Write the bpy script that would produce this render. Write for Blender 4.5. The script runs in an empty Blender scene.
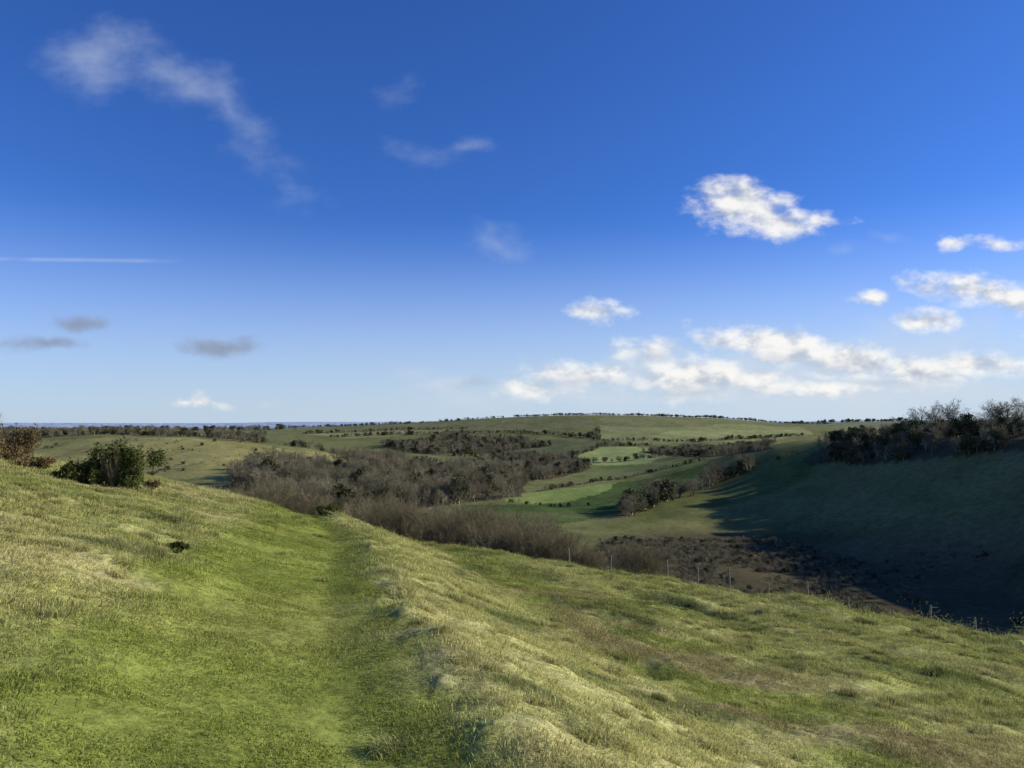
import bpy, math, random
import numpy as np
from mathutils import Vector
rng=np.random.default_rng(7)
FPX=739.0; EYE=1.6; PITCH=math.atan(34/739.0); CP,SP=math.cos(PITCH),math.sin(PITCH)
def uv(px,py):
    a=(px-512)/FPX; b=(384-py)/FPX
    return a/(CP-b*SP),(SP+b*CP)/(CP-b*SP)
# ---------------------------------------------------------------- noise
def h2(ix,iy,s):
    n=(ix.astype(np.int64)*374761393+iy.astype(np.int64)*668265263+s*144269)&0xffffffff
    n=((n^(n>>13))*1274126177)&0xffffffff
    n=((n^(n>>15))*2246822519)&0xffffffff
    return ((n^(n>>16))&0xffff)/65535.0
def vn(x,y,s=0):
    ix=np.floor(x);iy=np.floor(y);fx=x-ix;fy=y-iy
    fx=fx*fx*fx*(fx*(fx*6-15)+10);fy=fy*fy*fy*(fy*(fy*6-15)+10)
    a=h2(ix,iy,s);b=h2(ix+1,iy,s);c=h2(ix,iy+1,s);d=h2(ix+1,iy+1,s)
    return (a*(1-fx)+b*fx)*(1-fy)+(c*(1-fx)+d*fx)*fy
def fbm(x,y,s=0,o=4):
    r=0;a=.5;t=0
    for i in range(o):
        r=r+a*vn(x*1.0,y*1.0,s+i*17);t+=a;a*=.5
        x,y=x*1.6+y*1.2+3.1,y*1.6-x*1.2+7.7
    return r/t
def sstep(a,b,x):
    t=np.clip((x-a)/(b-a),0,1);return t*t*(3-2*t)
# ---------------------------------------------------------------- monotone cubic
def pchip(X,Z,q):
    X=np.asarray(X,float);Z=np.asarray(Z,float);q=np.asarray(q,float)
    if X.ndim==1: X=np.broadcast_to(X,(q.size,X.size));Z=np.broadcast_to(Z,X.shape)
    h=np.diff(X,axis=1);m=np.diff(Z,axis=1)/h
    s=np.zeros_like(Z)
    p=m[:,:-1]*m[:,1:]
    hm=np.where(p>0,2*p/np.where(np.abs(m[:,:-1]+m[:,1:])<1e-12,1,m[:,:-1]+m[:,1:]),0)
    s=np.concatenate([m[:,:1],hm,m[:,-1:]],axis=1)
    q=np.clip(q,X[:,0],X[:,-1])
    k=np.clip((X<=q[:,None]).sum(1)-1,0,X.shape[1]-2)
    i=np.arange(q.size)
    x0=X[i,k];hh=h[i,k];t=(q-x0)/hh
    z0=Z[i,k];z1=Z[i,k+1];s0=s[i,k]*hh;s1=s[i,k+1]*hh
    return z0*(2*t**3-3*t*t+1)+z1*(3*t*t-2*t**3)+s0*(t**3-2*t*t+t)+s1*(t**3-t*t)
# ---------------------------------------------------------------- terrain
YBX=[-200,-60,-28,-15,-4,10,21,32,45,60,200]
YBY=[150,72,56,54,51.5,47.5,41.5,29,4,-26,-250]
PS=[-40,-12,-5,-3.4,-2.4,-1.3,-.5,.1,1,3,4.5,6.5,8,11,20,60]
PZ=[1.2,.45,.12,-.03,-.16,-.20,-.03,.11,-.02,-.46,-.57,-.45,-.38,-.4,-.2,0]
def scoord(x,y):
    return x+.27*(y-4.9)-.32+ .25*np.sin(y*.17)
def browd(x,y): return y-np.interp(x,YBX,YBY)
def hollow(x,y): return np.exp(-(((x-6.4)/2.1)**2+((y-28+.6*(x-6.4))/2.4)**2)**1.5)
def near(x,y):
    ye=np.where(y<0,60*np.tanh(y/60),y); xe=np.where(x<0,90*np.tanh(x/90),x)
    z=-.17*xe-.137*ye
    z=z+pchip(PS,PZ,scoord(x,y).ravel()).reshape(x.shape)
    d=browd(x,y)
    z=z-.5*3.0*np.logaddexp(0,d/3.0)
    f=1-sstep(60,160,np.hypot(x,y))
    s=scoord(x,y)
    rg=1-.65*sstep(-3.3,-2.6,s)*sstep(-.1,-.7,s)       # trodden path is smoother
    z=z+f*((fbm(x*.22,y*.22,3,3)-.5)*.5*sstep(3,14,np.hypot(x,y)) + rg*((fbm(x*1.3,y*1.3,5,3)-.5)*.17+(fbm(x*5,y*5,9,2)-.5)*.055))
    z=z+f*sstep(8,13,s)*.10*np.sin(s*1.5+2*fbm(x*.2,y*.2,8,2))
    wv=(fbm(x*.8,y*.8,12,3)-.5)
    z=z-.95*hollow(x,y)
    e=d+9+5*wv
    z=z+f*sstep(9,14,x)*.40*sstep(.35,-.35,e)*sstep(-7,-1.5,e)
    return z
cols=[-500,0,100,200,300,400,500,600,700,800,900,1024,1500]
def Z(v): return ('z',v)
F=[
 [(90,Z(-55))]*13,
 [(330,Z(-55)),(350,Z(-55)),(340,Z(-55)),(320,Z(-54)),(300,Z(-52)),(310,Z(-52)),(330,Z(-52)),(330,Z(-54)),(345,Z(-58)),(320,Z(-61)),(285,Z(-61)),(240,Z(-60)),(125,Z(-58))],
 [(600,455),(600,457),(560,464),(540,468),(520,482),(500,496),(500,499),(500,501),(500,499),(450,491),(375,491),(305,503),(170,Z(-26))],
 [(850,434),(800,437),(760,433),(750,435),(740,446),(760,467),(820,470),(860,466),(720,461),(600,443),(480,437),(380,433),(220,Z(0))],
 [(1300,Z(-70)),(1250,Z(-70)),(1150,Z(-70)),(1100,Z(-68)),(1050,Z(-64)),(1150,454),(1200,451),(1200,447),(1150,447),(1150,Z(-44)),(1100,Z(-30)),(900,Z(-20)),(600,Z(-10))],
 [(1900,434),(1800,435),(1700,436),(1700,436),(1600,438),(1650,435),(1650,431),(1600,428),(1600,429),(1600,431),(1700,Z(-32)),(1700,Z(-25)),(1500,Z(-15))],
 [(2800,427),(2600,427),(2500,428),(2450,429),(2350,427.5),(2150,423.5),(2050,417.5),(1950,415),(2000,417.5),(2200,423),(2400,421.5),(2400,421),(2500,420)],
 [(4500,Z(-85))]*13,
 [(9000,Z(-60)),(9000,Z(-62)),(9000,Z(-66)),(9000,Z(-70)),(9000,Z(-50)),(9000,Z(-50)),(9000,Z(-50)),(9000,Z(-40)),(9000,Z(-40)),(8000,Z(-38)),(8000,Z(-20)),(8000,Z(-20)),(8000,Z(-30))],
 [(40000,Z(-260))]*13]
TH=np.array([math.atan(uv(c,418)[0]) for c in cols])
FR=[];FZ=[]
for f in F:
    rr=[];zz=[]
    for c,(dep,v) in zip(cols,f):
        u=uv(c,418)[0]
        rr.append(math.log(dep*math.hypot(1,u)))
        zz.append(v[1] if isinstance(v,tuple) else EYE+dep*uv(c,v)[1])
    FR.append(([-math.pi]+list(TH)+[math.pi],[(rr[0]+rr[-1])/2]+rr+[(rr[0]+rr[-1])/2]))
    FZ.append(([-math.pi]+list(TH)+[math.pi],[(zz[0]+zz[-1])/2]+zz+[(zz[0]+zz[-1])/2]))
def far(x,y):
    th=np.arctan2(x,y);r=np.hypot(x,y)
    R=np.stack([pchip(a,b,th) for a,b in FR],1);Zf=np.stack([pchip(a,b,th) for a,b in FZ],1)
    z=pchip(R,Zf,np.log(np.maximum(r,1)))
    amp=sstep(120,500,r)
    z=z+amp*((fbm(x/160,y/160,21,3)-.5)*8+(fbm(x/35,y/35,22,3)-.5)*1.6)*(1-sstep(1400,2000,r)*.6)
    z=z+(fbm(x/22,y/22,23,3)-.5)*2.0*(1-amp)
    return z
def H(x,y):
    x=np.asarray(x,float);y=np.asarray(y,float);sh=x.shape;x=x.ravel();y=y.ravel()
    out=np.empty(x.size)
    for i in range(0,x.size,100000):
        a=near(x[i:i+100000],y[i:i+100000]);b=far(x[i:i+100000],y[i:i+100000])
        k=4.0
        m=np.maximum(a,b);out[i:i+100000]=m+k*np.log1p(np.exp(-np.abs(a-b)/k))*np.exp(-np.abs(a-b)/12)
    return out.reshape(sh)
EYEZ=EYE
RR=np.exp(np.linspace(math.log(3),math.log(12000),2600))
def survey(px,py,dmin=0,dmax=1e9):
    """bearing + dip from the viewpoint -> point on the land"""
    u,v=uv(px,py)
    yy=RR;xx=u*yy
    t=H(xx,yy);ray=EYEZ+v*yy
    ok=np.where((t>ray)&(yy>dmin)&(yy<dmax))[0]
    if len(ok)==0:
        ok=[int(np.argmax(np.where((yy>max(dmin,30))&(yy<dmax),(t-EYEZ)/yy,-9)))]
    k=ok[0];return float(xx[k]),float(yy[k])
def poly(pts,dmin=150,dmax=1e9): return np.array([survey(a,b,dmin,dmax) for a,b in pts])
def inpoly(pg,x,y):
    c=np.zeros(x.shape,bool);n=len(pg)
    for i in range(n):
        x0,y0=pg[i];x1,y1=pg[(i+1)%n]
        if y0==y1: continue
        c^=((y0>y)!=(y1>y))&(x<(x1-x0)*(y-y0)/(y1-y0)+x0)
    return c
def wedge(p0,p1,y0a,y0b,y1a,y1b):
    ua,ub=uv(p0,430)[0],uv(p1,430)[0]
    return np.array([(ua*y0a,y0a),(ua*y0b,y0b),(ub*y1b,y1b),(ub*y1a,y1a)])
# ---------------------------------------------------------------- land cover
POLYS=[
 ([(-200,442),(0,442),(100,438),(200,439),(290,450),(400,466),(330,475),(230,482),(100,480),(0,470),(-200,470)],(.325,.295,.105),0,1e9),
 ([(270,431),(400,427),(500,421),(590,418),(590,428),(520,432),(430,434),(330,436)],(.20,.20,.085),0,1e9),
 ([(300,434),(400,430),(470,429),(440,433),(350,438)],(.31,.30,.12),0,1e9),
 ([(600,418),(700,421),(800,427),(815,434),(760,441),(640,444),(600,440)],(.28,.29,.115),0,1e9),
 ([(600,418),(700,420),(760,423),(700,427),(640,428),(600,426)],(.22,.225,.095),0,1e9),
 ([(670,431),(790,430),(812,434),(740,439),(650,438)],(.34,.36,.135),0,1e9),
 ([(520,440),(598,438),(640,446),(600,447),(570,455),(520,452)],(.15,.16,.07),0,1e9),
 ([(568,456),(600,447),(650,447),(670,455),(645,464),(590,465)],(.33,.385,.125),0,1e9),
 ([(600,466),(650,464),(700,456),(690,468),(600,480),(560,482)],(.18,.21,.07),0,1e9),
 ([(500,497),(560,489),(620,482),(600,494),(540,505),(505,503)],(.25,.31,.085),0,1e9),
 ([(620,482),(712,462),(700,478),(640,502),(590,520),(520,524),(430,512),(440,506),(540,505),(600,494)],(.09,.13,.04),0,1e9),  # rest of the green field, its shadow put into the colour
 ([(712,464),(800,446),(840,452),(800,480),(700,512),(620,530),(570,530),(640,505),(700,482)],(.14,.15,.05),10,700),
 ([(840,452),(1024,446),(1300,446),(1300,530),(1024,540),(800,535),(650,548),(640,530),(720,512),(800,484)],(.185,.175,.065),12,640),
 ([(600,535),(700,530),(800,526),(1024,530),(1300,530),(1300,700),(1024,660),(600,610)],(.10,.085,.045),16,640),  # slope bottom and valley floor: shade put into the scrub colour
]
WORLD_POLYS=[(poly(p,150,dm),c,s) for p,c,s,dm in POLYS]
WOODS_PX=[
 ([(236,474),(330,464),(450,472),(520,470),(524,497),(430,507),(330,520),(230,500)],14,.023,'bare',1e9),
 ([(380,446),(455,436),(520,438),(552,446),(500,453),(430,455)],10,.014,'mix',1e9),
 ([(470,463),(520,457),(565,459),(592,468),(560,478),(505,484),(470,474)],10.5,.018,'mix',1e9),
 ([(805,463),(830,440),(900,434),(1024,428),(1200,428),(1200,458),(1010,452),(950,458),(870,465)],9.5,.022,'dark',640),
 ([(640,452),(700,446),(765,446),(770,450),(700,458)],7,.013,'mix',1e9),
]
WOODS=[(poly(p,150,dm),h,d,k) for p,h,d,k,dm in WOODS_PX]
WOODS+=[(wedge(0,265,1500,1850,1500,1750),12,.007,'mix'),(wedge(270,400,880,1200,860,1100),8,.010,'bare'),(wedge(60,262,850,1000,790,920),10,.014,'mix')]
def mixc(a,b,t): return a*(1-t[:,None])+np.array(b)*t[:,None]
def cover(x,y):
    n=x.size
    r=np.hypot(x,y)
    fm=sstep(120,300,r)
    wob=(fbm(x/25,y/25,31,3)-.5)*10*sstep(120,400,r)
    xx=x+wob;yy=y-wob
    base=np.tile(np.array([.20,.205,.075]),(n,1))
    base=mixc(base,(.21,.235,.14),sstep(1600,2600,r))  # distance haze painted into the land colour
    base=mixc(base,(.40,.48,.58),sstep(3000,7000,r))  # far sea strip, paled with haze painted into its colour
    base=mixc(base,(.085,.075,.038),sstep(340,270,r))  # low ground under the brow darkened by colour in place of shade
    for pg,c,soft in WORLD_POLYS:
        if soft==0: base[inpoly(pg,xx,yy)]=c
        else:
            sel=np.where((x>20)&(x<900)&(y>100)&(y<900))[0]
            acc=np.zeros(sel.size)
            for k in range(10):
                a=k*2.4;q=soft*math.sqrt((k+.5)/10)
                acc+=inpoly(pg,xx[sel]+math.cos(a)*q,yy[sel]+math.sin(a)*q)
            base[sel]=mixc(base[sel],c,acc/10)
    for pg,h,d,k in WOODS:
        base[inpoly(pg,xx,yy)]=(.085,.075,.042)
    n1=fbm(x/60,y/60,41,4);n2=fbm(x/11,y/11,42,3)
    base=base*(1+fm*((n1-.5)*.6+(n2-.5)*.5))[:,None]
    base=mixc(base,(.20,.155,.085),np.clip((n1-.55)*2,0,.4)*fm*sstep(4000,2500,r)*sstep(270,420,r))
    sc=np.array([.075,.068,.035])  # scrub below the brow, its colour darkened in place of shade
    d=browd(x,y)
    s=scoord(x,y)
    a=fbm(x*.35,y*.35,51,4);b=fbm(x*1.6,y*1.6,52,3);e=fbm(x*.12+5,y*.12,56,3)
    near_c=np.tile(np.array([.375,.365,.115]),(n,1))
    near_c=mixc(near_c,(.51,.45,.20),np.clip((a-.48)*5,0,1)*.7)
    near_c=mixc(near_c,(.24,.26,.065),np.clip((.46-a)*5,0,1)*.7)
    w=(b-.5)*1.2
    pw=2.1+.035*np.clip(y,0,40)
    path=sstep(-.4,.4,(s+w*.8)+pw+1.1)*sstep(.35,-.6,s+w*.9+.1)
    near_c=mixc(near_c,(.25,.28,.055),path*.94)
    near_c=mixc(near_c,(.18,.21,.04),path*np.clip((b-.5)*3,0,1)*.6)
    near_c=mixc(near_c,(.32,.30,.085),path*np.clip((e-.48)*4,0,1)*.55)
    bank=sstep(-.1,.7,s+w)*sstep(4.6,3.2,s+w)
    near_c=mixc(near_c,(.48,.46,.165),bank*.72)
    tr=sstep(3.6,4.6,s+w)*sstep(8.2,7.0,s+w)
    near_c=mixc(near_c,(.27,.29,.065),tr*.9)
    mud=tr*np.clip((fbm(x*.5+9,y*.5,55,3)-.54)*7,0,1)*sstep(3,9,y)
    near_c=mixc(near_c,(.35,.26,.14),mud*.6)
    right=sstep(8,10,s)
    near_c=mixc(near_c,(.36,.36,.105),right*.6)
    near_c=mixc(near_c,(.12,.145,.04),np.clip((fbm(x*.7+3,y*.7,58,3)-.62)*9,0,1)*.7*(1-path))
    near_c=mixc(near_c,(.08,.10,.035),.9*hollow(x,y))  # shade of the hollow painted in along with its darker long grass
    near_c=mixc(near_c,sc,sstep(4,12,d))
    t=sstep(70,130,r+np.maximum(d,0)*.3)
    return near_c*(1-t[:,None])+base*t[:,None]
# ---------------------------------------------------------------- helpers
def link(o): bpy.context.scene.collection.objects.link(o);return o
def mesh_from(name,V,Fc,k,mat,attr=None,smooth=False):
    me=bpy.data.meshes.new(name)
    V=np.ascontiguousarray(V,np.float32);Fc=np.ascontiguousarray(Fc,np.int32)
    me.vertices.add(len(V));me.vertices.foreach_set('co',V.ravel())
    me.loops.add(Fc.size);me.loops.foreach_set('vertex_index',Fc.ravel())
    me.polygons.add(len(Fc));me.polygons.foreach_set('loop_start',np.arange(0,Fc.size,k,dtype=np.int32))
    me.polygons.foreach_set('loop_total',np.full(len(Fc),k,np.int32))
    if smooth: me.polygons.foreach_set('use_smooth',np.ones(len(Fc),bool))
    if attr:
        for an,av in attr.items():
            if av.ndim==2:
                at=me.attributes.new(an,'FLOAT_COLOR','POINT')
                at.data.foreach_set('color',np.concatenate([av,np.ones((len(av),1))],1).astype(np.float32).ravel())
            else:
                at=me.attributes.new(an,'FLOAT','POINT');at.data.foreach_set('value',av.astype(np.float32))
    me.update(calc_edges=True);me.validate()
    if mat: me.materials.append(mat)
    return me
class NT:
    def __init__(s,nt): s.nt=nt
    def n(s,t,**k):
        nd=s.nt.nodes.new(t)
        for a,b in k.items(): setattr(nd,a,b)
        return nd
    def l(s,a,b): s.nt.links.new(a,b)
    def m(s,op,a,b=None,c=None,clamp=False):
        nd=s.nt.nodes.new('ShaderNodeMath');nd.operation=op;nd.use_clamp=clamp
        for i,v in enumerate((a,b,c)):
            if v is None: continue
            if isinstance(v,(int,float)): nd.inputs[i].default_value=v
            else: s.l(v,nd.inputs[i])
        return nd.outputs[0]
    def mixrgb(s,bt,f,a,b):
        nd=s.nt.nodes.new('ShaderNodeMixRGB');nd.blend_type=bt
        for i,v in enumerate((f,a,b)):
            if isinstance(v,(int,float)): nd.inputs[i].default_value=v
            elif isinstance(v,tuple): nd.inputs[i].default_value=(*v,1)
            else: s.l(v,nd.inputs[i])
        return nd.outputs[0]
    def noise(s,vec,sc,det=4,rough=.55):
        nd=s.nt.nodes.new('ShaderNodeTexNoise');nd.inputs['Scale'].default_value=sc
        nd.inputs['Detail'].default_value=det;nd.inputs['Roughness'].default_value=rough
        if vec is not None: s.l(vec,nd.inputs['Vector'])
        return nd.outputs[0]
    def ramp(s,v,lo,hi,a=0.,b=1.):
        nd=s.nt.nodes.new('ShaderNodeMapRange');nd.interpolation_type='SMOOTHSTEP'
        s.l(v,nd.inputs[0]);nd.inputs[1].default_value=lo;nd.inputs[2].default_value=hi
        nd.inputs[3].default_value=a;nd.inputs[4].default_value=b
        return nd.outputs[0]
def newmat(name):
    m=bpy.data.materials.new(name);m.use_nodes=True;m.node_tree.nodes.clear()
    return m,NT(m.node_tree)
def ground_mat():
    m,N=newmat('turf_and_fields')
    out=N.n('ShaderNodeOutputMaterial');bs=N.n('ShaderNodeBsdfDiffuse')
    at=N.n('ShaderNodeAttribute',attribute_name='cover');geo=N.n('ShaderNodeNewGeometry')
    n1=N.noise(geo.outputs['Position'],9,3,.7);n2=N.noise(geo.outputs['Position'],.35,4,.65)
    v=N.m('MULTIPLY',N.ramp(n1,.25,.75,.6,1.4),N.ramp(n2,.25,.75,.75,1.22))
    c=N.n('ShaderNodeVectorMath',operation='SCALE');N.l(at.outputs['Color'],c.inputs[0]);N.l(v,c.inputs['Scale'])
    N.l(c.outputs[0],bs.inputs['Color'])
    b=N.n('ShaderNodeBump');b.inputs['Strength'].default_value=.6;b.inputs['Distance'].default_value=.03
    N.l(n1,b.inputs['Height'])
    N.l(b.outputs[0],bs.inputs['Normal'])
    N.l(bs.outputs[0],out.inputs[0]);return m
def plant_mat(name,col,trans=.25,inst=False,var=.35):
    m,N=newmat(name)
    out=N.n('ShaderNodeOutputMaterial')
    oi=N.n('ShaderNodeObjectInfo')
    bl=N.n('ShaderNodeAttribute',attribute_name='shade')
    if inst:
        at=N.n('ShaderNodeAttribute',attribute_name='gcol');at.attribute_type='INSTANCER';base=at.outputs['Color']
    else:
        rg=N.n('ShaderNodeRGB');rg.outputs[0].default_value=(*col,1);base=rg.outputs[0]
    f=N.m('MULTIPLY',N.m('MULTIPLY_ADD',oi.outputs['Random'],var*2,1-var),bl.outputs['Fac'])
    c=N.n('ShaderNodeVectorMath',operation='SCALE');N.l(base,c.inputs[0]);N.l(f,c.inputs['Scale'])
    df=N.n('ShaderNodeBsdfDiffuse');N.l(c.outputs[0],df.inputs[0])
    if trans>0:
        tr=N.n('ShaderNodeBsdfTranslucent');N.l(c.outputs[0],tr.inputs[0])
        mx=N.n('ShaderNodeMixShader');mx.inputs[0].default_value=trans;N.l(df.outputs[0],mx.inputs[1]);N.l(tr.outputs[0],mx.inputs[2]);N.l(mx.outputs[0],out.inputs[0])
    else: N.l(df.outputs[0],out.inputs[0])
    return m
M_ground=ground_mat()
M_grass=plant_mat('grass_blades',(.2,.22,.06),.3,True,.12)
M_bark=plant_mat('bare_twigs',(.24,.21,.13),0,var=.4)
M_shrub=plant_mat('shrub_twigs',(.22,.185,.105),0,var=.45)
M_dark=plant_mat('evergreen_leaves',(.095,.10,.045),0)
M_gorse=plant_mat('gorse_leaves',(.11,.125,.035),.2)
M_brown=plant_mat('dead_bracken',(.20,.145,.07),.2)
# ---------------------------------------------------------------- ground sheet
th=np.concatenate([np.linspace(-math.pi,-.80,110,endpoint=False),np.linspace(-.80,.80,980,endpoint=False),np.linspace(.80,math.pi,110,endpoint=False)])
rad=np.concatenate([[.4,.8,1.2,1.6],np.exp(np.linspace(math.log(2),math.log(60),300,endpoint=False)),np.exp(np.linspace(math.log(60),math.log(3000),330,endpoint=False)),np.exp(np.linspace(math.log(3000),math.log(39000),40))])
T,R=np.meshgrid(th,rad);X=(R*np.sin(T)).ravel();Y=(R*np.cos(T)).ravel()
X=np.concatenate([X,[0.]]);Y=np.concatenate([Y,[0.]])
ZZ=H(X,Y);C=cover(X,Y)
nt_,nr=len(th),len(rad)
ii,jj=np.meshgrid(np.arange(nr-1),np.arange(nt_),indexing='ij');j2=(jj+1)%nt_
Fq=np.stack([ii*nt_+jj,ii*nt_+j2,(ii+1)*nt_+j2,(ii+1)*nt_+jj],-1).reshape(-1,4)[:, ::-1]
ctr=nr*nt_
jj=np.arange(0,nt_,2)
Fc=np.stack([np.full(len(jj),ctr),(jj+2)%nt_,(jj+1)%nt_,jj],1)
Fq=np.concatenate([Fq,Fc])
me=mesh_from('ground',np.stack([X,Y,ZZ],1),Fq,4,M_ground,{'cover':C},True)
ground=link(bpy.data.objects.new('ground',me))
# ---------------------------------------------------------------- prototypes
def unlinked(name,obs):
    c=bpy.data.collections.new(name)
    for o in obs: c.objects.link(o)
    return c
def tubes(seg,name,mat,sides=3):
    S=np.array(seg,float)
    p0,p1,r0,r1=S[:,:3],S[:,3:6],S[:,6],S[:,7]
    d=p1-p0;d/=np.linalg.norm(d,axis=1)[:,None]+1e-9
    ref=np.where(np.abs(d[:,2:3])>.9,np.array([[1,0,0]]),np.array([[0,0,1]]))
    a=np.cross(d,ref);a/=np.linalg.norm(a,axis=1)[:,None];b=np.cross(d,a)
    V=[]
    for p,r in ((p0,r0),(p1,r1)):
        for k in range(sides):
            an=2*math.pi*k/sides
            V.append(p+(a*math.cos(an)+b*math.sin(an))*r[:,None])
    V=np.stack(V,1);n=len(S)
    base=(np.arange(n)*2*sides)[:,None]
    fs=[base+np.array([[k,(k+1)%sides,sides+(k+1)%sides,sides+k]]) for k in range(sides)]
    sh=np.repeat(.75+.5*rng.random(n),2*sides)
    return V.reshape(-1,3),np.concatenate(fs),sh
def grow(seed,h,levels,nb,spread,upb=.15,trunk=.3,r=.02,twr=.35,stems=1,lean=.25):
    rd=random.Random(seed);seg=[]
    def br(p,d,L,rad,lv):
        n=3 if lv<levels else 2
        pts=[p];q=p;dd=d
        for i in range(n):
            dd=(dd+Vector((rd.gauss(0,.14),rd.gauss(0,.14),rd.gauss(0,.1)+upb*.5))).normalized()
            q2=q+dd*(L/n);r0=rad*(1-.6*i/n);r1=rad*(1-.6*(i+1)/n)
            seg.append((*q,*q2,r0,r1));q=q2;pts.append(q)
        if lv>=levels: return
        k=nb[lv]
        for i in range(k):
            t=trunk+(1-trunk)*(i+rd.random())/k if lv==0 else .2+.8*(i+rd.random())/k
            f=t*n;a=min(int(f),n-1);b0=pts[a].lerp(pts[a+1],f-a)
            az=rd.random()*6.283;el=spread*(.6+.6*rd.random())
            ax=(pts[a+1]-pts[a]).normalized()
            o=ax.orthogonal().normalized();o2=ax.cross(o)
            nd=(ax*math.cos(el)+(o*math.cos(az)+o2*math.sin(az))*math.sin(el)).normalized()
            br(b0,nd,L*(.62 if lv==0 else .55)*(1.15-.45*t)*(.75+.5*rd.random()),max(rad*(1-.6*t)*.55,r*twr),lv+1)
    for s in range(stems):
        p=Vector((rd.gauss(0,.12*h),rd.gauss(0,.12*h),-.3)) if stems>1 else Vector((0,0,-.4))
        d=Vector((rd.gauss(0,lean),rd.gauss(0,lean),1)).normalized() if stems>1 else Vector((rd.gauss(0,.04),rd.gauss(0,.04),1)).normalized()
        L=h*(.62 if stems==1 else rd.uniform(.5,.75))
        br(p,d,L,r*(12 if stems==1 else 3)*(h/10 if stems==1 else 1),0)
    return seg
def leafcloud(seed,clumps,n,size,flat=.6):
    r=np.random.default_rng(seed);V=[];S=[]
    per=n//len(clumps)
    for (cx,cy,cz,rx,ry,rz) in clumps:
        d=r.normal(size=(per,3));d/=np.linalg.norm(d,axis=1)[:,None]
        rr=(.55+.5*r.random(per)**.7)*(.8+.35*np.sin(d[:,0]*5+cx*7)*np.cos(d[:,1]*4+cy)+.12*r.normal(size=per))
        c=np.array([cx,cy,cz])+d*rr[:,None]*np.array([rx,ry,rz])
        a=r.normal(size=(per,3));a/=np.linalg.norm(a,axis=1)[:,None];b=np.cross(a,r.normal(size=(per,3)));b/=np.linalg.norm(b,axis=1)[:,None]
        s=size*(.5+r.random(per))[:,None]
        V.append(np.stack([c-a*s,c-b*s*flat,c+a*s,c+b*s*flat],1).reshape(-1,3));S.append(np.repeat(.6+.8*r.random(per),4))
    V=np.concatenate(V);S=np.concatenate(S)
    return V,np.arange(len(V)).reshape(-1,4),S
def join(parts):
    V=[];Fs=[];S=[];Mi=[];o=0
    for i,(v,f,s) in enumerate(parts):
        V.append(v);Fs.append(f+o);S.append(s);Mi.append(np.full(len(f),i));o+=len(v)
    return np.concatenate(V),np.concatenate(Fs),np.concatenate(S),np.concatenate(Mi)
def obj_from(name,parts,mats,htarget=None):
    V,Fs,S,Mi=join(parts)
    if htarget: V=V*(htarget/np.percentile(V[:,2],99.7))
    me=mesh_from(name,V,Fs,4,None,{'shade':S})
    for m in mats: me.materials.append(m)
    me.polygons.foreach_set('material_index',Mi.astype(np.int32))
    return bpy.data.objects.new(name,me)
trees=[obj_from('bare_tree_form_%d'%i,[tubes(grow(100+i,10,4,[9,6,5,4],.8,trunk=.18,r=.026,twr=.75),'t',M_bark)],[M_bark],10) for i in range(5)]
shrubs=[obj_from('bare_shrub_form_%d'%i,[tubes(grow(200+i,4,3,[7,6,6],.8,upb=.08,trunk=.1,r=.013,twr=.45,stems=10,lean=.6),'t',M_shrub)],[M_shrub],4) for i in range(5)]
def ev(seed,h):
    rd=random.Random(seed)
    cl=[(rd.gauss(0,.16)*h,rd.gauss(0,.16)*h,h*rd.uniform(.2,.85),h*rd.uniform(.13,.24),h*rd.uniform(.13,.24),h*rd.uniform(.12,.2)) for _ in range(11)]
    return leafcloud(seed,cl,1500,h*.035)
evers=[obj_from('evergreen_tree_form_%d'%i,[tubes(grow(300+i,10,2,[8,5],.7,r=.03),'t',M_bark),ev(40+i,9.5)],[M_bark,M_dark],10) for i in range(4)]
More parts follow.
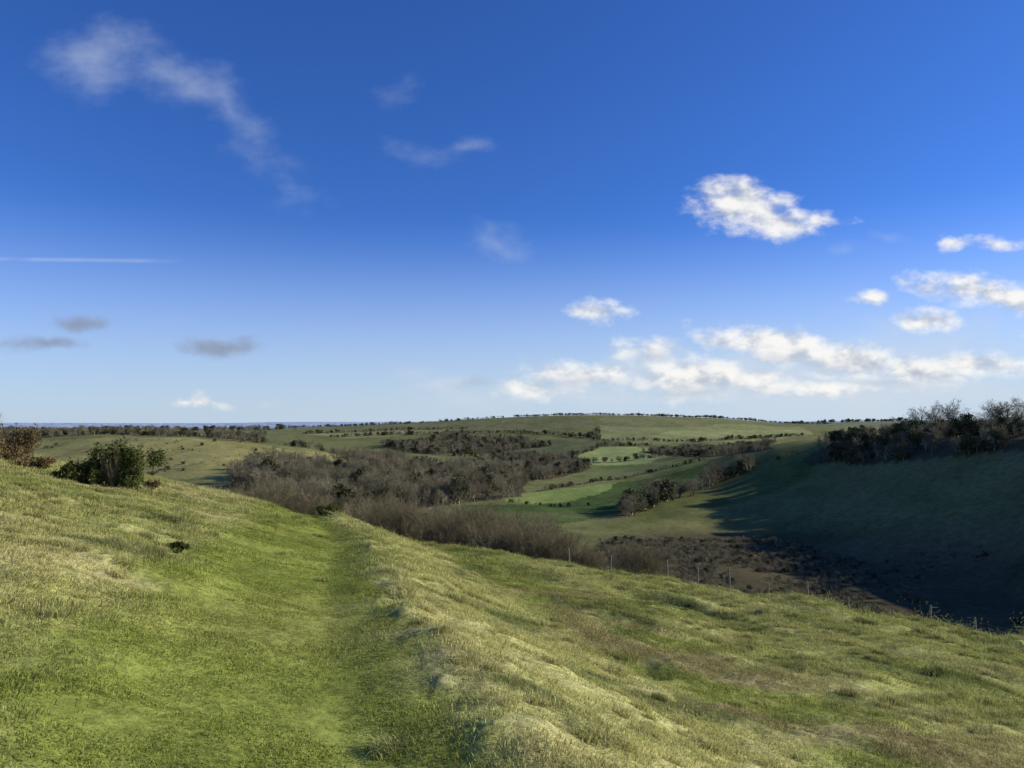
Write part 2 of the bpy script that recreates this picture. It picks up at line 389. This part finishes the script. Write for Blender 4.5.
# ---------------------------------------------------------------- scatter
def scatter(name,pts,rot,scl,idx,protos,gcol=None):
    me=bpy.data.meshes.new(name);n=len(pts)
    me.vertices.add(n);me.vertices.foreach_set('co',np.ascontiguousarray(pts,np.float32).ravel())
    a=me.attributes.new('rot','FLOAT_VECTOR','POINT');a.data.foreach_set('vector',np.ascontiguousarray(rot,np.float32).ravel())
    a=me.attributes.new('scl','FLOAT_VECTOR','POINT');a.data.foreach_set('vector',np.ascontiguousarray(scl,np.float32).ravel())
    a=me.attributes.new('idx','INT','POINT');a.data.foreach_set('value',np.asarray(idx,np.int32))
    if gcol is not None:
        a=me.attributes.new('gcol','FLOAT_COLOR','POINT');a.data.foreach_set('color',np.concatenate([gcol,np.ones((n,1))],1).astype(np.float32).ravel())
    o=link(bpy.data.objects.new(name,me))
    g=bpy.data.node_groups.new(name+'_scatter','GeometryNodeTree')
    g.interface.new_socket('Geometry',in_out='INPUT',socket_type='NodeSocketGeometry')
    g.interface.new_socket('Geometry',in_out='OUTPUT',socket_type='NodeSocketGeometry')
    N=NT(g);gi=N.n('NodeGroupInput');go=N.n('NodeGroupOutput')
    ci=N.n('GeometryNodeCollectionInfo');ci.inputs['Collection'].default_value=unlinked(name+'_forms',protos)
    ci.inputs['Separate Children'].default_value=True;ci.inputs['Reset Children'].default_value=True
    ip=N.n('GeometryNodeInstanceOnPoints');ip.inputs['Pick Instance'].default_value=True
    def na(nm,t):
        x=N.n('GeometryNodeInputNamedAttribute');x.data_type=t;x.inputs['Name'].default_value=nm
        return [q for q in x.outputs if q.enabled][0]
    er=N.n('FunctionNodeEulerToRotation')
    N.l(na('rot','FLOAT_VECTOR'),er.inputs[0]);N.l(er.outputs[0],ip.inputs['Rotation'])
    N.l(na('scl','FLOAT_VECTOR'),ip.inputs['Scale']);N.l(na('idx','INT'),ip.inputs['Instance Index'])
    N.l(gi.outputs[0],ip.inputs['Points']);N.l(ci.outputs[0],ip.inputs['Instance']);N.l(ip.outputs[0],go.inputs[0])
    md=o.modifiers.new('scatter','NODES');md.node_group=g
    return o
def scat_trees(name,P,hs,idx,protos,baseh,squash=1.0):
    P=np.array(P);n=len(P);z=H(P[:,0],P[:,1])
    s=np.asarray(hs)/baseh;w=s*rng.uniform(.85,1.25,n)*squash
    rot=np.stack([rng.normal(0,.04,n),rng.normal(0,.04,n),rng.random(n)*6.28],1)
    return scatter(name,np.stack([P[:,0],P[:,1],z-.2],1),rot,np.stack([w,w,s],1),idx,protos)
ALLT=trees+evers
P=[];hs=[];ix=[]
for pg,h,dens,kind in WOODS:
    x0,y0=pg.min(0);x1,y1=pg.max(0)
    n=int((x1-x0)*(y1-y0)*dens);n=min(n,60000)
    q=np.stack([rng.uniform(x0,x1,n),rng.uniform(y0,y1,n)],1)
    wob=(fbm(q[:,0]/25,q[:,1]/25,31,3)-.5)*10
    q=q[inpoly(pg,q[:,0]+wob,q[:,1]-wob)]
    dn=fbm(q[:,0]/40,q[:,1]/40,77,3);q=q[dn>(.34 if kind!='mix' else .38)][:4000]
    hv=.55+.95*fbm(q[:,0]/50+9,q[:,1]/50,78,3)
    for a,v in zip(q,hv):
        P.append(a);hs.append(h*v*rng.uniform(.6,1.2))
        pe={'bare':.06,'mix':.15,'dark':.36}[kind]
        ix.append(5+rng.integers(4) if rng.random()<pe else rng.integers(5))
scat_trees('woodland',P,hs,ix,ALLT,10,1.0)
P=[];hs=[];ix=[]
def row(pts,h,step,pe,jit,dmin=150,hj=.4,dmax=1e9):
    w=[survey(a,b,dmin,dmax) for a,b in pts]
    for (xa,ya),(xb,yb) in zip(w[:-1],w[1:]):
        L=math.hypot(xb-xa,yb-ya);k=max(2,int(L/step));k=min(k,900)
        ph=rng.random()*50
        for i in range(k):
            t=(i+rng.random())/k
            hm=.55+.9*float(vn(np.array([ph+t*L/28]),np.array([0.5]),6)[0])
            P.append((xa+(xb-xa)*t+rng.normal(0,jit),ya+(yb-ya)*t+rng.normal(0,jit)))
            hs.append(h*hm*rng.uniform(1-hj,1+hj));ix.append(5+rng.integers(4) if rng.random()<pe else rng.integers(5))
row([(622,517),(655,505),(690,496)],12,2.2,.15,2.5)
row([(703,489),(728,478),(752,470)],11,2.0,.15,3)
row([(775,462),(800,452)],5,4,.4,2)
row([(540,492),(600,481),(660,470),(708,460)],3,2.0,.25,1)
row([(500,502),(560,507),(620,502)],2,2.4,.25,1)
row([(268,458),(300,464),(335,470)],9,2.6,.2,5)
row([(0,438),(60,436),(120,434.5),(180,435),(262,439)],8,2.2,.2,8,600,.4,900)
row([(596,441),(597,434),(598,428)],4.5,4,.3,3,900)
row([(570,457),(600,446),(652,446)],5,2.2,.2,2,900)
row([(590,466),(645,465),(672,455)],6,2.4,.2,3,900)
row([(330,437),(430,434),(520,433),(598,438)],7,2.6,.2,5,1000)
row([(300,434),(400,430),(470,429)],6,3,.2,4,1000)
row([(600,441),(700,442),(800,436)],5.5,2.4,.2,4,900)
row([(515,416),(560,415),(640,414),(700,417),(760,420),(830,424)],6,1.5,.25,6,1700,.25,2200)
row([(400,452),(450,456),(520,457),(560,462)],8,3,.2,8,900)
row([(280,427),(400,424),(500,418)],6,3,.25,6,1900,.3,2500)
row([(0,436),(60,432),(160,430),(280,430)],12,3,.3,30,2000,.3,2900)
row([(270,441),(300,447),(340,452),(400,461)],6,2.5,.2,5,600,.4,1000)
row([(820,421),(860,421),(910,420)],9,3,.3,14,1900,.3,2600)
scat_trees('hedgerow_trees',P,hs,ix,ALLT,10,1.3)
P=[];hs=[];ix=[]
def scrub(pts,n,h,dmin=150,pe=.45,dmax=1e9,mask=.56):
    pg=poly(pts,dmin,dmax);x0,y0=pg.min(0);x1,y1=pg.max(0);c=0
    while c<n:
        q=np.stack([rng.uniform(x0,x1,400),rng.uniform(y0,y1,400)],1)
        q=q[inpoly(pg,q[:,0],q[:,1])];
        if len(q)==0:
            c+=5;continue
        q=q[fbm(q[:,0]/30,q[:,1]/30,88,3)>mask]
        for a in q[:n-c]:
            P.append(a);hs.append(h*rng.uniform(.4,1.5));ix.append(5+rng.integers(4) if rng.random()<pe else rng.integers(5));c+=1
        if len(q)==0: c+=5
scrub([(0,446),(260,444),(330,458),(300,478),(100,482),(0,470)],240,2.0,pe=.2)
scrub([(640,560),(800,545),(1024,540),(1200,540),(1200,640),(1024,625),(700,590)],300,1.2,pe=.1,dmax=640)
scrub([(600,540),(760,536),(860,560),(930,600),(880,625),(700,610),(600,580)],3200,1.7,dmin=65,pe=.08,dmax=420,mask=.28)
scat_trees('hillside_scrub',P,hs,ix,ALLT,10,1.7)
# thorn scrub just over the brow
TPX=[185,215,250,290,320,337,350,380,410,430,470,510,550,575,600,615,625,640,652,700,775,795,815]
TPY=[487,485,481,481,488,500,500,492,500,505,501,505,522,538,551,560,538,532,550,580,580,575,584]
P=[];hs=[]
def belt(px0,px1,d0,d1,n,low=.75):
    for _ in range(n):
        px=rng.uniform(px0,px1);u=uv(px,500)[0]
        yy=np.linspace(20,90,300);dd=browd(u*yy,yy);t=rng.uniform(d0,d1)
        y=float(yy[int(np.argmin(abs(dd-t)))]);x=u*y+rng.normal(0,.2)
        g=float(H(np.array([x]),np.array([y]))[0])
        top=EYE+uv(px,np.interp(px,TPX,TPY))[1]*y
        h=(top-g)*rng.uniform(low,1.06)
        if h>.5: P.append((x,y));hs.append(min(h,6.5))
belt(190,250,0,6,26,.5);belt(250,335,0,7,55,.45);belt(352,412,0,7,36,.45);belt(425,560,0,7,80,.45);belt(560,606,-1,3,16,.5);belt(627,645,-3,-1.5,5,.8);belt(783,810,-3.5,-2,3,.6)
P=np.array(P);n=len(P);z=H(P[:,0],P[:,1]);s=np.array(hs)/4.;w=s*rng.uniform(.65,1.1,n)
scatter('hawthorn_scrub',np.stack([P[:,0],P[:,1],z-.05],1),np.stack([rng.normal(0,.08,n),rng.normal(0,.08,n),rng.random(n)*6.28],1),np.stack([w,w,s],1),rng.integers(0,5,n),shrubs)
def single(name,parts,mats,px,py,hs,dmin,dmax,rz=0,wd=1.0):
    x,y=survey(px,py,dmin,dmax);z=float(H(np.array([x]),np.array([y]))[0])
    o=obj_from(name,parts,mats,10);link(o);o.location=(x,y,z-.3);o.rotation_euler=(0,0,rz);o.scale=(hs*wd,hs*wd,hs);return o
for i,(px,py,h) in enumerate([(914,426,16),(926,426,20),(937,426,23),(948,426,24),(962,426,21),(988,424,22),(998,424,26),(1008,424,28),(1019,424,26),(1034,424,26)]):
    single('bare_tree',[tubes(grow(500+i,10,4,[10,7,6,4],.85,trunk=.2,r=.022,twr=.65),'t',M_bark)],[M_bark],px,py,h/10,330,560,i,1.15)
def bushcl(seed,h,w,n):
    rd=random.Random(seed)
    return [(rd.gauss(0,.4)*w,rd.gauss(0,.3)*w,h*rd.uniform(.2,.72),w*rd.uniform(.2,.42),w*rd.uniform(.2,.4),h*rd.uniform(.18,.34)) for _ in range(n)]
def bush(name,seed,px,py,h,w,mat,n=9000,dmin=8,stem=M_shrub):
    x,y=survey(px,py,dmin,60);z=float(H(np.array([x]),np.array([y]))[0])
    sg=grow(seed,h*1.1,2,[9,6],.5,upb=.3,r=.008,twr=.6,stems=22,lean=.55)
    sg=[(a*w/h*.6,b*w/h*.6,c*.9,d*w/h*.6,e*w/h*.6,f*.9,g,k) for a,b,c,d,e,f,g,k in sg]
    o=obj_from(name,[tubes(sg,'t',stem),leafcloud(seed,bushcl(seed,h,w,14),n,.05,.35)],[stem,mat])
    link(o);o.location=(x,y,z-.08);return o
bush('gorse_bush',11,112,489,1.85,1.2,M_gorse,12000)
bush('gorse_bush',12,86,484,1.2,1.0,M_gorse,7000)
bush('gorse_bush',13,68,480,.7,.8,M_gorse,5000)
bush('bramble_bush',14,8,462,1.7,1.4,M_brown)
bush('bramble_bush',15,-25,462,2.1,1.7,M_brown)
bush('bramble_bush',19,35,468,.6,.8,M_brown,4000)
bush('bramble_bush',16,150,489,.5,.5,M_brown,3000)
bush('gorse_bush',17,165,549,.2,.32,M_gorse,1800)
bush('gorse_bush',18,328,514,.9,.9,M_gorse,4000)
# ---------------------------------------------------------------- fence
M_post,N=newmat('weathered_post');out=N.n('ShaderNodeOutputMaterial');bs=N.n('ShaderNodeBsdfPrincipled')
tc=N.n('ShaderNodeTexCoord');nz=N.noise(tc.outputs['Object'],14,6,.7)
N.l(N.mixrgb('MIX',N.ramp(nz,.3,.7),(.10,.085,.065),(.30,.27,.22)),bs.inputs['Base Color']);bs.inputs['Roughness'].default_value=.9;N.l(bs.outputs[0],out.inputs[0])
M_wire,N=newmat('galvanised_wire');out=N.n('ShaderNodeOutputMaterial');bs=N.n('ShaderNodeBsdfPrincipled')
bs.inputs['Base Color'].default_value=(.2,.2,.2,1);bs.inputs['Metallic'].default_value=.8;bs.inputs['Roughness'].default_value=.6;N.l(bs.outputs[0],out.inputs[0])
fence=link(bpy.data.objects.new('wire_fence',None))
fp=[]
for px in (570,610,668,698,730,768,808,848,888,930,975,1022,1075,1130):
    u=uv(px,600)[0];yy=np.linspace(15,70,400);dd=browd(u*yy,yy);y=float(yy[int(np.argmin(abs(dd-(-4.6))))])
    x=u*y;fp.append((x,y,float(H(np.array([x]),np.array([y]))[0])))
tops=[]
for i,(x,y,z) in enumerate(fp):
    h=rng.uniform(.95,1.1) if i not in (2,4,6,9) else 1.4;lx,ly=rng.normal(0,.04,2)
    sg=[(0,0,-.3,lx*.5,ly*.5,h*.5,.06,.055),(lx*.5,ly*.5,h*.5,lx,ly,h,.055,.05),(lx,ly,h,lx,ly,h+.03,.05,.012)]
    v,f,s=tubes(sg,'p',M_post,8)
    o=bpy.data.objects.new('post_%d'%(i+1),mesh_from('post',v,f,4,M_post));link(o);o.location=(x,y,z);o.parent=fence;tops.append((x,y,z,h))
sg=[]
for (a,b) in zip(tops[:-1],tops[1:]):
    for k,hh in enumerate((.12,.3,.48,.66,.84)):
        mid=((a[0]+b[0])/2,(a[1]+b[1])/2,(a[2]+b[2])/2+hh-.02)
        sg.append((a[0],a[1],a[2]+hh,*mid,.003,.003));sg.append((*mid,b[0],b[1],b[2]+hh,.003,.003))
    L=math.hypot(a[0]-b[0],a[1]-b[1]);k=int(L/.3)
    for i in range(1,k):
        t=i/k;p=[a[j]+(b[j]-a[j])*t for j in range(3)];sg.append((p[0],p[1],p[2]+.1,p[0],p[1],p[2]+.84,.002,.002))
v,f,s=tubes(sg,'w',M_wire,3);o=link(bpy.data.objects.new('wire_mesh',mesh_from('wire_mesh',v,f,4,M_wire)));o.parent=fence
# ---------------------------------------------------------------- grass
def patch(name,seed,n,size,hmin,hmax,wid,lean):
    r=np.random.default_rng(seed)
    c=np.stack([r.normal(0,size*.5,n),r.normal(0,size*.5,n),np.full(n,-.01)],1)
    h=r.uniform(hmin,hmax,n);az=r.random(n)*6.283;ln=np.abs(r.normal(0,lean,n))+.1
    d=np.stack([np.cos(az),np.sin(az),np.zeros(n)],1);sd=np.stack([-np.sin(az),np.cos(az),np.zeros(n)],1)
    w=(wid*r.uniform(.6,1.3,n))[:,None]
    up=np.array([0,0,1.])
    m=c+up*(h*.6)[:,None]+d*(h*ln*.35)[:,None];t=c+up*(h*(1-.3*np.minimum(ln,1.5)))[:,None]+d*(h*ln)[:,None]
    V=np.stack([c-sd*w,c+sd*w,m+sd*w*.8,m-sd*w*.8,t+sd*w*.15,t-sd*w*.15],1).reshape(-1,3)
    b=(np.arange(n)*6)[:,None];Fs=np.concatenate([b+np.array([[0,1,2,3]]),b+np.array([[3,2,4,5]])])
    s=r.uniform(.7,1.35,n);S=(s[:,None]*np.array([[.6,.6,1,1,1.2,1.2]])).ravel()
    return obj_from(name,[(V,Fs,S)],[M_grass])
gp=[patch('turf_form_%d'%i,600+i,330,.42,.02,.055,.0035,.8) for i in range(5)]
gt=[patch('tussock_form_%d'%i,700+i,190,.13,.06,.15,.0035,.9) for i in range(4)]
def normals(x,y,e=.12):
    hx=(H(x+e,y)-H(x-e,y))/(2*e);hy=(H(x,y+e)-H(x,y-e))/(2*e)
    n=np.stack([-hx,-hy,np.ones_like(hx)],1);return n/np.linalg.norm(n,axis=1)[:,None]
def eulers(nrm,sp):
    z=nrm;t=np.stack([np.cos(sp),np.sin(sp),np.zeros_like(sp)],1)
    x=t-z*(t*z).sum(1)[:,None];x/=np.linalg.norm(x,axis=1)[:,None];y=np.cross(z,x)
    return np.stack([np.arctan2(y[:,2],z[:,2]),-np.arcsin(np.clip(x[:,2],-1,1)),np.arctan2(x[:,1],x[:,0])],1)
def grasspts(n,r0,r1):
    rr=np.sqrt(rng.uniform(r0*r0,r1*r1,n));t=rng.uniform(-.78,.78,n);x=rr*np.sin(t);y=rr*np.cos(t);k=browd(x,y)<7
    return x[k],y[k]
xs=[];ys=[];sc=[]
for r0,r1,dn,s0 in ((1.5,8,14,.85),(8,16,9,1.),(16,30,4,1.4),(30,70,1.6,2.2)):
    n=int((r1*r1-r0*r0)*.78*dn);x,y=grasspts(n,r0,r1);xs.append(x);ys.append(y);sc.append(np.full(x.size,s0))
x=np.concatenate(xs);y=np.concatenate(ys);s=np.concatenate(sc)*rng.uniform(.8,1.2,x.size)
z=H(x,y);col=cover(x,y)*1.2;col*=rng.uniform(.82,1.18,(x.size,1))
S_=scoord(x,y);hs=s*rng.uniform(.7,1.3,x.size)*(.75+.5*fbm(x*.8,y*.8,91,2))*np.where((S_>-3.2)&(S_<-.2),.65,1.05)
scatter('grass_turf',np.stack([x,y,z],1),eulers(normals(x,y),rng.random(x.size)*6.28),np.stack([s,s,hs],1),rng.integers(0,5,x.size),gp,col)
xs=[];ys=[];sc=[]
for r0,r1,dn,s0 in ((2.5,12,5,.8),(12,30,4,1.15),(30,70,1.6,1.8)):
    n=int((r1*r1-r0*r0)*.78*dn);x,y=grasspts(n,r0,r1);xs.append(x);ys.append(y);sc.append(np.full(x.size,s0))
x=np.concatenate(xs);y=np.concatenate(ys);s=np.concatenate(sc)
S_=scoord(x,y);rough=np.where((S_>-3.4-.03*y)&(S_<0),.03,np.where((S_>4)&(S_<8),.15,.95))
cl=fbm(x*1.1,y*1.1,95,3);k=(rng.random(x.size)<rough*np.clip((cl-.36)*5,0.03,1))
x=x[k];y=y[k];s=s[k]*rng.uniform(.55,1.4,k.sum());z=H(x,y)
col=cover(x,y);mixd=rng.random(x.size)[:,None]*.45;col=(col*(1-mixd)+np.array([.52,.46,.21])*mixd)*1.12
scatter('grass_tussocks',np.stack([x,y,z],1),eulers(normals(x,y),rng.random(x.size)*6.28),np.stack([s,s,s],1),rng.integers(0,4,x.size),gt,col)
# ---------------------------------------------------------------- light
AZ=math.radians(80);EL=math.radians(22.5)
Sd=Vector((math.sin(AZ)*math.cos(EL),math.cos(AZ)*math.cos(EL),math.sin(EL)))
L=bpy.data.lights.new('sun','SUN');L.energy=5;L.angle=math.radians(.5);L.color=(1,.95,.86)
so=link(bpy.data.objects.new('sun',L));so.rotation_euler=Sd.to_track_quat('Z','Y').to_euler();so.location=(60,10,60)
# ---------------------------------------------------------------- sky with clouds
w=bpy.data.worlds.new('World');bpy.context.scene.world=w;w.use_nodes=True;w.node_tree.nodes.clear();N=NT(w.node_tree)
out=N.n('ShaderNodeOutputWorld');bg=N.n('ShaderNodeBackground');bg.inputs[1].default_value=.1
sky=N.n('ShaderNodeTexSky');sky.sky_type='NISHITA';sky.sun_disc=False;sky.sun_elevation=EL;sky.sun_rotation=AZ
sky.altitude=100;sky.air_density=1.0;sky.dust_density=.2;sky.ozone_density=3.0
tc=N.n('ShaderNodeTexCoord');sp=N.n('ShaderNodeSeparateXYZ');N.l(tc.outputs['Generated'],sp.inputs[0])
yc=N.m('MAXIMUM',sp.outputs[1],.05);U=N.m('DIVIDE',sp.outputs[0],yc);V_=N.m('DIVIDE',sp.outputs[2],yc)
cb=N.n('ShaderNodeCombineXYZ');N.l(U,cb.inputs[0]);N.l(V_,cb.inputs[1])
front=N.ramp(sp.outputs[1],.1,.3)
def group(name,ells,warp,wscale):
    g=bpy.data.node_groups.new(name,'ShaderNodeTree')
    g.interface.new_socket('P',in_out='INPUT',socket_type='NodeSocketVector');g.interface.new_socket('D',in_out='OUTPUT',socket_type='NodeSocketFloat')
    G=NT(g);gi=G.n('NodeGroupInput');go=G.n('NodeGroupOutput')
    nn=G.n('ShaderNodeTexNoise');nn.inputs['Scale'].default_value=wscale;nn.inputs['Detail'].default_value=3;G.l(gi.outputs[0],nn.inputs['Vector'])
    sb=G.n('ShaderNodeVectorMath',operation='SUBTRACT');G.l(nn.outputs['Color'],sb.inputs[0]);sb.inputs[1].default_value=(.5,.5,.5)
    ma=G.n('ShaderNodeVectorMath',operation='MULTIPLY_ADD');G.l(sb.outputs[0],ma.inputs[0]);ma.inputs[1].default_value=(warp,warp*.6,0);G.l(gi.outputs[0],ma.inputs[2])
    cur=None
    for (px,py,rx,ry,rot,wt) in ells:
        u,v=uv(px,py)
        mp=G.n('ShaderNodeMapping',vector_type='TEXTURE');mp.inputs['Location'].default_value=(u,v,0);mp.inputs['Rotation'].default_value=(0,0,math.radians(rot));mp.inputs['Scale'].default_value=(rx/FPX,ry/FPX,1)
        G.l(ma.outputs[0],mp.inputs[0])
        ln=G.n('ShaderNodeVectorMath',operation='LENGTH');G.l(mp.outputs[0],ln.inputs[0])
        t=G.m('MULTIPLY_ADD',ln.outputs['Value'],-wt,wt)
        cur=t if cur is None else G.m('SMOOTH_MAX',cur,t,.12)
    G.l(cur,go.inputs[0]);return g
cum=[(742,205,58,30,-4,1.5),(778,224,50,22,-5,1.3),(818,222,30,13,8,.9),(597,309,36,12,-8,1.0),
 (780,345,90,24,-8,1.4),(726,338,40,17,0,1.0),(850,361,90,23,-8,1.3),(915,370,66,20,-4,1.2),(696,378,80,25,0,1.3),(750,382,66,18,0,1.1),(655,352,50,16,0,.9),
 (585,375,84,16,3,1.05),(530,388,52,13,0,.95),(925,320,42,15,-3,1.15),(980,291,76,20,-8,1.3),(1025,300,46,22,0,1.2),(930,287,34,12,-10,.8),(871,298,22,10,0,.9),
 (952,243,22,10,0,.8),(997,244,32,10,-4,.9),(985,365,84,16,0,1.05),(825,388,60,12,0,.95),(1100,320,70,30,0,1),(203,403,30,8,-6,.85)]
wis=[(105,55,74,42,-10,.9),(170,80,100,32,-25,.9),(235,112,55,22,-40,.65),(275,172,50,20,-40,.35),(430,153,34,15,-15,.5),(468,150,22,10,0,.45),(393,93,14,16,-40,.25),
 (500,240,46,18,-15,.7),(845,250,20,7,0,.45),(886,240,18,7,0,.45),(455,384,46,11,0,.8),(425,370,34,10,0,.5),(277,405,14,5,0,.5),(570,396,170,15,0,1.0),(860,396,270,22,0,1.2),(780,368,160,40,0,1.0),(640,372,120,30,0,.85),(940,350,120,46,0,.8),(170,316,30,8,0,.35)]
gry=[(40,343,62,10,0,.95),(82,324,38,13,0,1.05),(222,346,48,14,0,1.1),(480,384,30,8,0,.7),(655,358,30,8,0,.7),(575,382,70,8,0,.65),(700,391,80,8,0,.7),(800,362,60,7,-6,.6),(890,382,70,7,-4,.6)]
gc=group('cumulus_field',cum,.05,16);gw=group('cirrus_field',wis,.09,7);gg=group('shaded_cloud_field',gry,.04,14)
def dens(g,vec):
    nd=N.n('ShaderNodeGroup');nd.node_tree=g;N.l(vec,nd.inputs[0]);return nd.outputs[0]
st=N.n('ShaderNodeVectorMath',operation='MULTIPLY');N.l(cb.outputs[0],st.inputs[0]);st.inputs[1].default_value=(1,1.6,1)
n1=N.noise(st.outputs[0],24,7,.58)
dc=dens(gc,cb.outputs[0])
d1=N.m('ADD',dc,N.m('MULTIPLY_ADD',n1,2.1,-1.12))
a1=N.ramp(d1,-.18,.95)
st2=N.n('ShaderNodeVectorMath',operation='ADD');N.l(st.outputs[0],st2.inputs[0]);st2.inputs[1].default_value=(.012,.022,0)
nb_=N.noise(st2.outputs[0],24,4,.5)
gsh=N.ramp(N.m('ADD',dens(gg,cb.outputs[0]),N.m('MULTIPLY_ADD',n1,1.6,-.85)),-.1,1.0)
lit=N.m('MULTIPLY',N.ramp(N.m('ADD',N.m('MULTIPLY',N.m('SUBTRACT',n1,nb_),2.4),N.m('MULTIPLY',dc,-.10)),-.76,.28),N.m('MULTIPLY_ADD',gsh,-.7,1.0))
n2=N.noise(st.outputs[0],11,6,.58)
d2=N.m('ADD',dens(gw,cb.outputs[0]),N.m('MULTIPLY_ADD',n2,1.9,-.97))
a2=N.m('MULTIPLY',N.ramp(d2,-.15,1.3),N.ramp(V_,.06,.14,.85,.42))
a3=N.m('MULTIPLY',gsh,N.ramp(U,-.2,.0,.8,.3))
uu=N.m('ADD',V_,N.m('MULTIPLY',U,.012));ct=uv(80,260)
tr=N.m('MULTIPLY',N.ramp(N.m('ABSOLUTE',N.m('SUBTRACT',uu,ct[1]+ct[0]*.012)),.0006,.0042,1,0),N.ramp(U,-.52,-.44,1,0))
tr=N.m('MULTIPLY',N.m('MULTIPLY',tr,.26),N.ramp(n2,.3,.6,.2,1))
el=N.ramp(sp.outputs[2],.0,.32)
tint=N.mixrgb('MIX',el,(.60,.90,1.72),(.36,.70,1.42))
skyc=N.mixrgb('MULTIPLY',1.0,sky.outputs[0],tint)
hz=N.m('MULTIPLY',N.ramp(sp.outputs[2],-.07,.27,1,0),N.m('MULTIPLY_ADD',sp.outputs[0],.32,.98),clamp=True)
skyc=N.mixrgb('MIX',hz,skyc,(5.7,6.9,8.1))
ccol=N.mixrgb('MIX',lit,(4.8,5.3,6.3),(9.6,9.5,9.2))
c=N.mixrgb('MIX',N.m('MULTIPLY',a2,front),skyc,(6.2,7.0,8.0))
c=N.mixrgb('MIX',N.m('MULTIPLY',a3,front),c,(2.6,3.0,3.9))
c=N.mixrgb('MIX',N.m('MULTIPLY',tr,front),c,(6,7,8.6))
c=N.mixrgb('MIX',N.m('MULTIPLY',N.m('MULTIPLY',a1,front),.97),c,ccol)
N.l(c,bg.inputs[0]);N.l(bg.outputs[0],out.inputs[0])
# ---------------------------------------------------------------- camera
cam=bpy.data.cameras.new('camera');cam.sensor_width=36;cam.lens=FPX/1024*36;cam.clip_end=60000;cam.clip_start=.05
co=link(bpy.data.objects.new('camera',cam));co.location=(0,0,EYEZ);co.rotation_euler=(math.radians(90)+PITCH,0,0)
sc=bpy.context.scene;sc.camera=co
sc.view_settings.view_transform='Standard';sc.view_settings.look='None';sc.view_settings.exposure=0;sc.view_settings.gamma=1
